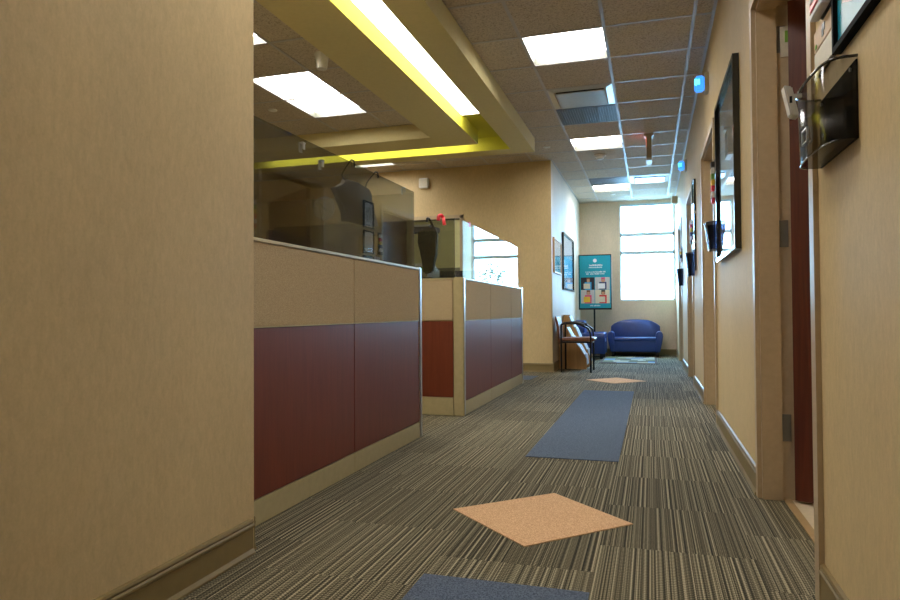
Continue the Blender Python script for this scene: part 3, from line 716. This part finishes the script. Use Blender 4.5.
# near room sign: tan upper half with pictogram, pale lower half
t = thing('room_sign', (XR, 1.9, 1.44), 'tan and white room plaque with dark pictogram above the nearest file pocket', 'sign')
pbox('backing', XR-.006, XR, 1.805, 2.0, 1.44, 1.56, M['black'], t)
pbox('upper_plate', XR-.011, XR-.006, 1.81, 2.0, 1.508, 1.56, M['tanp'], t); pbox('lower_plate', XR-.011, XR-.006, 1.81, 2.0, 1.442, 1.502, M['offw'], t)
b = bmesh.new(); bx(b, XR-.0125, XR-.011, 1.895, 1.915, 1.52, 1.54); bx(b, XR-.0125, XR-.011, 1.885, 1.91, 1.53, 1.55); part('pictogram', b, M['black'], t)
b = bmesh.new(); bx(b, XR-.0125, XR-.011, 1.97, 1.985, 1.512, 1.522); part('green_dot', b, M['green'], t)
# near teal poster
t = thing('framed_poster', (XR, 1.4, 1.44), 'teal poster in a thin black frame at the upper right corner', 'poster')
b = bmesh.new(); y0, y1, z0, z1, bw = 1.1, 1.785, 1.425, 2.3, .014
bx(b, XR-.02, XR, y0, y0+bw, z0, z1); bx(b, XR-.02, XR, y1-bw, y1, z0, z1); bx(b, XR-.02, XR, y0+bw, y1-bw, z0, z0+bw); bx(b, XR-.02, XR, y0+bw, y1-bw, z1-bw, z1)
part('frame', b, M['matteb'], t); pbox('print', XR-.010, XR-.002, y0+.01, y1-.01, z0+.01, z1-.01, M['teal'], t)
b = bmesh.new(); prism(b, [(1.35, 1.46), (1.55, 1.475), (1.66, 1.50), (1.725, 1.525), (1.73, 1.9), (1.3, 1.9), (1.3, 1.46)], 'X', XR-.0115, XR-.010); part('painted_reflection', b, M['paper'], t)  # white reflection on the poster, painted as a flat patch

# ------------------------------------------------------------ lobby left wall pictures
framed('framed_picture', XL, 9.02, 9.78, 1.345, 1.83, 1, M['oak'], M['paper'], 'small oak framed print on the lobby wall nearest the corner', bw=.022, extra=[('image', .25, .75, .15, .8, M['lgrey']), ('image', .35, .55, .2, .6, M['skin']), ('image', .55, .8, .1, .35, M['navy'])])
framed('framed_picture', XL, 9.97, 11.35, 1.14, 2.01, 1, M['glossb'], M['lgrey'], 'large black framed poster with a blue band on the lobby wall', bw=.03, d=.03, extra=[('image', 0, 1, .25, .6, M['cyan']), ('image', .1, .9, 0.02, .18, M['lgrey']), ('marks', .2, .5, .42, .46, M['paper']), ('marks', .3, .7, .34, .37, M['paper'])])

# ------------------------------------------------------------ poster stand
def rotated(t, ang): t.rotation_euler = (0, 0, ang)
t = thing('poster_stand', (-.97, 12.2, 0), 'teal poster with four photos in a black frame on a floor pole', 'poster stand')
pbox('pole', -.995, -.965, 12.215, 12.24, .02, 1.82, M['blackm'], t)
b = bmesh.new(); lathe(b, [(.19, 0), (.19, .012), (.03, .025)], (-.98, 12.228, 0), 'Z', 28); part('foot', b, M['blackm'], t)
px0, px1, pz0, pz1 = -1.235, -.685, .87, 1.82
b = bmesh.new(); bx(b, px0-.02, px1+.015, 12.18, 12.213, pz0-.03, pz1+.018); part('frame', b, M['blackm'], t)
pr = pbox('print', px0, px1, 12.172, 12.18, pz0, pz1, M['teal'], t)
W, H = px1-px0, pz1-pz0
def spot(nm, a0, a1, c0, c1_, m, lift=.001):
    return pbox(nm, px0+a0*W, px0+a1*W, 12.172-lift, 12.172, pz0+c0*H, pz0+c1_*H, m, pr)
b = bmesh.new(); lathe(b, [(.034, 0), (.034, -.002)], (px0+.5*W, 12.172, pz0+.905*H), 'Y', 20); part('emblem', b, M['paper'], pr)
rnd = random.Random(4)
def lettering(c, h, a0, a1, m='paper'):
    b = bmesh.new(); a = a0
    while a < a1:
        w_ = rnd.uniform(.012, .028)
        if rnd.random() < .16: a += .02; continue
        hh = h*rnd.uniform(.6, 1)
        bx(b, px0+a*W, px0+min(a+w_, a1)*W, 12.1705, 12.172, pz0+c*H, pz0+(c+hh)*H); a += w_+.012
    part('lettering', b, M[m], pr)
lettering(.80, .035, .28, .74); lettering(.765, .025, .28, .74); lettering(.675, .03, .20, .84); lettering(.64, .025, .22, .8); lettering(.035, .025, .34, .66)
for (a0, a1, c0, c1_, bgm, hair, face, card, cloth) in ((.04, .48, .35, .585, 'dark', 'brown', 'skin', 'offw', 'cyan'), (.50, .97, .35, .585, 'lgrey', 'pink', 'skin', 'paper', 'navy'), (.04, .48, .09, .345, 'lgrey', 'brown', 'skin', 'yellow', 'pink'), (.50, .97, .09, .345, 'offw', 'black', 'skin', 'offw', 'red')):
    w_, h_ = a1-a0, c1_-c0
    ph = spot('photo', a0, a1, c0, c1_, M[bgm], .001)
    def sub(nm, u0, u1, v0, v1, m, l): return pbox(nm, px0+(a0+u0*w_)*W, px0+(a0+u1*w_)*W, 12.172-l, 12.172-l+.001, pz0+(c0+v0*h_)*H, pz0+(c0+v1*h_)*H, M[m], pr)
    sub('photo_figure', .28, .78, 0, .62, cloth, .002); sub('photo_figure', .42, .68, .68, .98, hair, .0025)
    sub('photo_figure', .45, .65, .6, .86, face, .003); sub('photo_figure', .2, .68, .08, .5, card, .0035)

# ------------------------------------------------------------ blue loveseat and armchair
def rounded(bm_, pts, axis, a, b, bev, seg=3):
    prism(bm_, pts, axis, a, b)
    bmesh.ops.bevel(bm_, geom=bm_.edges[:], offset=bev, segments=seg, affect='EDGES', profile=.6)
def sofa(name, w_, label, cat, loc, rot):
    """faces -Y locally, back at y=0; origin on floor at the middle of the back"""
    t = thing(name, loc, label, cat)
    hw = w_/2
    def P(nm, bmm, m): o = obj(nm, bmm, m, t, True); return o
    b = bmesh.new(); pts = []
    iw = hw-.03     # arched back
    for k in range(13):
        u = -1+2*k/12; pts.append((u*iw*(1-.035*abs(u)**6), .658-.12*abs(u)**3))
    pts = [(-iw, .30)]+[(x, z) for x, z in pts]+[(iw, .30)]
    rounded(b, [(-iw+.01, .12)]+pts[1:-1]+[(iw-.01, .12)], 'Y', -.17, -.01, .022); P('backrest', b, M['bluev'])
    b = bmesh.new(); rounded(b, [(-hw+.075, .085), (hw-.075, .085), (hw-.05, .30), (-hw+.05, .30)], 'Y', -.485, -.02, .015); P('base', b, M['bluev'])
    b = bmesh.new(); rounded(b, [(-hw+.11, .275), (hw-.11, .275), (hw-.11, .345), (-hw+.11, .345)], 'Y', -.505, -.15, .03, 4); P('seat_cushion', b, M['bluev'])
    for s in (-1, 1):
        pr_ = [(hw-.115, .085), (hw-.055, .085), (hw-.02, .25), (hw, .36), (hw-.005, .41), (hw-.025, .44), (hw-.06, .452), (hw-.095, .44), (hw-.12, .41), (hw-.125, .36)]
        b = bmesh.new(); rounded(b, [(s*x, z) for x, z in pr_], 'Y', -.51, -.03, .016); P('arm', b, M['bluev'])
        for yy_ in (-.45, -.07):
            b = bmesh.new(); x = s*(hw-.10); bx(b, x-.025, x+.025, yy_-.025, yy_+.025, 0, .087); P('foot', b, M['black'])
    t.rotation_euler = (0, 0, rot); return t
sofa('loveseat', .955, 'small blue vinyl loveseat with arched back under the window', 'sofa', (-.275, YB-.03, 0), 0)
sofa('armchair', .60, 'small blue vinyl armchair side-on below the poster stand', 'armchair', (XL+.012, 11.70, 0), PI/2)

# ------------------------------------------------------------ rug
rx0, rx1, ry0, ry1 = -.78, .085, 10.52, 12.05
t = thing('patchwork_rug', ((rx0+rx1)/2, (ry0+ry1)/2, 0), 'multicoloured patchwork rug in front of the blue loveseat', 'rug')
pbox('border', rx0, rx1, ry0, ry1, .0, .008, M['rugbrown'], t)
rr = random.Random(11); nrow = 9; cols = ['cream', 'olive', 'rugblue', 'ruggrey', 'yellow', 'cream', 'olive', 'rugblue', 'cream']; last = None
for r in range(nrow):
    ya, yb = ry0+.04+(ry1-ry0-.08)*r/nrow, ry0+.04+(ry1-ry0-.08)*(r+1)/nrow; x = rx0+.03
    while x < rx1-.031:
        xe = min(x+rr.uniform(.13, .34), rx1-.03); 
        if rx1-.03-xe < .08: xe = rx1-.03
        m = rr.choice([c for c in ('cream', 'olive', 'rugblue', 'ruggrey', 'rugbrown', 'cream', 'olive') if c != last]); last = m
        pbox('patch', x+.004, xe-.004, ya+.004, yb-.004, .008, .0105, M[m], t); x = xe

# ------------------------------------------------------------ visitor chair
cx0, cx1, cy0, cy1 = -1.15, -.765, 8.87, 9.33
t = thing('visitor_chair', (-.96, 9.1, 0), 'black tubular armchair with brown seat against the column corner', 'chair')
for y_ in (cy0, cy1):
    b = bmesh.new(); tube(b, smoothpath([(cx0, y_, 0), (cx0, y_, .3), (cx0, y_, .60), (cx0+.015, y_, .638), (cx0+.06, y_, .648), (cx0+.20, y_, .645), (cx1-.10, y_, .62), (cx1-.03, y_, .58), (cx1-.005, y_, .52), (cx1, y_, .44), (cx1, y_, .2), (cx1, y_, 0)], 5), .0125, 10); part('arm_and_leg_frame', b, M['blackm'], t, True)
    b = bmesh.new(); tube(b, smoothpath([(cx0+.02, y_, .652), (cx0+.12, y_, .662), (cx0+.22, y_, .658), (cx1-.08, y_, .628)], 4), .015, 10); part('armrest', b, M['black'], t, True)
    b = bmesh.new(); tube(b, [(cx0, y_, .40), (cx1, y_, .40)], .011, 10); part('side_rail', b, M['blackm'], t, True)
    for x_ in (cx0, cx1):
        pass
for x_ in (cx0, cx1):
    b = bmesh.new(); tube(b, [(x_, cy0, .39), (x_, cy1, .39)], .011, 10); part('cross_rail', b, M['blackm'], t, True)
b = bmesh.new(); rounded(b, [(cx0-.01, .415), (cx1+.03, .410), (cx1+.055, .43), (cx1+.05, .455), (cx1, .465), (cx0-.01, .455)], 'Y', cy0+.02, cy1-.02, .012); part('seat', b, M['brown'], t, True)
b = bmesh.new(); rounded(b, [(cx0-.04, .37), (cx0-.015, .38), (cx0-.035, .60), (cx0-.06, .735), (cx0-.085, .75), (cx0-.085, .70), (cx0-.055, .55)], 'Y', cy0+.03, cy1-.03, .008); part('backrest', b, M['brown'], t, True)

# ------------------------------------------------------------ oak magazine racks
def rack(y0, y1, xt, zt, label):
    def xs(z): return -.868 if z < .15 else -.868+(xt+.868)*(z-.15)/(zt-.15)
    t = thing('magazine_rack', (-1.05, (y0+y1)/2, 0), label, 'magazine rack', 'slanted oak magazine racks')
    side = [(-1.255, 0), (-.868, 0), (-.868, .15), (xt, zt), (-1.255, zt)]
    for ya in (y0, y1-.018):
        b = bmesh.new(); prism(b, side, 'Y', ya, ya+.018); part('side_panel', b, M['oak'], t)
    b = bmesh.new(); prism(b, [(-1.255, 0), (-1.24, 0), (-1.24, zt), (-1.255, zt)], 'Y', y0+.018, y1-.018); part('back_board', b, M['oak'], t)
    for k in range(4):
        z = .05+k*(zt-.1)/4; b = bmesh.new(); prism(b, [(-1.24, z), (xs(z)-.005, z), (xs(z)-.005, z+.012), (-1.24, z+.012)], 'Y', y0+.018, y1-.018); part('shelf', b, M['oak'], t)
    word = 'nearer' if y0 < 9.7 else 'farther'
    for k in range(4):
        z = .064+k*(zt-.1)/4; h = (zt-.1)/4+.02
        for c in range(2):
            ya = y0+.022+c*.17; z2 = z+h
            b = bmesh.new(); prism(b, [(xs(z)-.008, z), (xs(z)+.004, z), (xs(z2)+.022, z2), (xs(z2)+.010, z2)], 'Y', ya, ya+.15)
            tag(obj('magazine', b, [M['magz'], M['lgrey'], M['magz']][(k+c) % 3]), 'pale magazine in the %s oak rack, %s, %s side' % (word, ['bottom tier', 'second tier', 'third tier', 'top tier'][k], ['near', 'far'][c]), 'magazine', 'magazines in the oak racks')
rack(9.40, 9.78, -1.17, .60, 'lower oak magazine rack with slanted sides right behind the black chair')
rack(9.95, 10.33, -1.20, .76, 'taller oak magazine rack, nearer the blue armchair')

# ------------------------------------------------------------ office contents seen through open doors
t = thing('exam_table', (1.8, 5.9, 0), 'dark upholstered exam table inside the second office', 'exam table')
pbox('base', 1.3, 2.7, 5.9, 6.5, 0, .6, M['beige'], t, .01); pbox('cushion', 1.25, 2.75, 5.85, 6.55, .6, .7, M['dark'], t, .03)

# ------------------------------------------------------------ tree outside
TX, TY = 2.95, 26
t = thing('tree', (TX, TY, -.4), 'dark leafy tree outside, mirrored faintly in the farther glass screen', 'tree')
b = bmesh.new(); tube(b, [(TX, TY, -.4), (TX+.05, TY, 1.0), (TX, TY+.1, 2.0)], [.12, .09, .04], 10); part('trunk', b, M['bark'], t, True)
b = bmesh.new(); rt = random.Random(3)
for k in range(420):
    th, ph, q_ = rt.uniform(0, 2*PI), math.acos(rt.uniform(-1, 1)), rt.uniform(.2, 1)**.6
    c = Vector((TX+.6*q_*math.sin(ph)*math.cos(th), TY+.6*q_*math.sin(ph)*math.sin(th), 2.15+.7*q_*math.cos(ph)))
    m_ = Matrix.Rotation(rt.uniform(0, 6), 3, 'Z') @ Matrix.Rotation(rt.uniform(0, 6), 3, 'X'); s_ = rt.uniform(.05, .10)
    b.faces.new([b.verts.new(c+m_ @ Vector(v)*s_) for v in ((-1, 0, 0), (0, -.45, .1), (1, 0, 0), (0, .45, .1))])
part('foliage', b, M['leaf'], t)

# ------------------------------------------------------------ world and lights
w_ = bpy.data.worlds.new('sky'); bpy.context.scene.world = w_; w_.use_nodes = True
nt = w_.node_tree; bg = nt.nodes['Background']
tc = nt.nodes.new('ShaderNodeTexCoord'); sp = nt.nodes.new('ShaderNodeSeparateXYZ'); nt.links.new(tc.outputs['Generated'], sp.inputs[0])
rp = nt.nodes.new('ShaderNodeValToRGB'); cr = rp.color_ramp
cr.elements[0].position = 0; cr.elements[0].color = (.38, .70, 1, 1); cr.elements[1].position = .5; cr.elements[1].color = (.26, .58, 1, 1)
nt.links.new(sp.outputs[2], rp.inputs[0]); nt.links.new(rp.outputs[0], bg.inputs[0]); bg.inputs[1].default_value = 17.5
pl = bpy.data.lights.new('window_portal', 'AREA'); pl.shape = 'RECTANGLE'; pl.size = WX1-WX0; pl.size_y = WZ1-WZ0; pl.cycles.is_portal = True
po = bpy.data.objects.new('window_portal', pl); C.objects.link(po); po.location = ((WX0+WX1)/2, YB+.19, (WZ0+WZ1)/2); po.rotation_euler = (-PI/2, 0, 0)

# ------------------------------------------------------------ camera
cam = bpy.data.cameras.new('camera'); co = bpy.data.objects.new('camera', cam); C.objects.link(co)
cam.sensor_width = 36; cam.lens = 659.2636/900*36; cam.clip_start = .02; cam.clip_end = 200
r_, u_, f_ = Vector((.95658194, .29139592, -.00627759)), Vector((.0114437, -.01602791, .99980606)), Vector((-.29123879, .95646825, .01866666))
m = Matrix((r_, u_, -f_)).transposed().to_4x4(); m.translation = (0, 0, .8092); co.matrix_world = m
sc = bpy.context.scene; sc.camera = co
sc.view_settings.view_transform = 'Standard'; sc.view_settings.look = 'None'; sc.view_settings.gamma = 1; sc.view_settings.use_curve_mapping = False
sc.view_settings.exposure = 1.6
sc.cycles.max_bounces = 10; sc.cycles.transparent_max_bounces = 16; sc.cycles.diffuse_bounces = 5; sc.cycles.glossy_bounces = 5
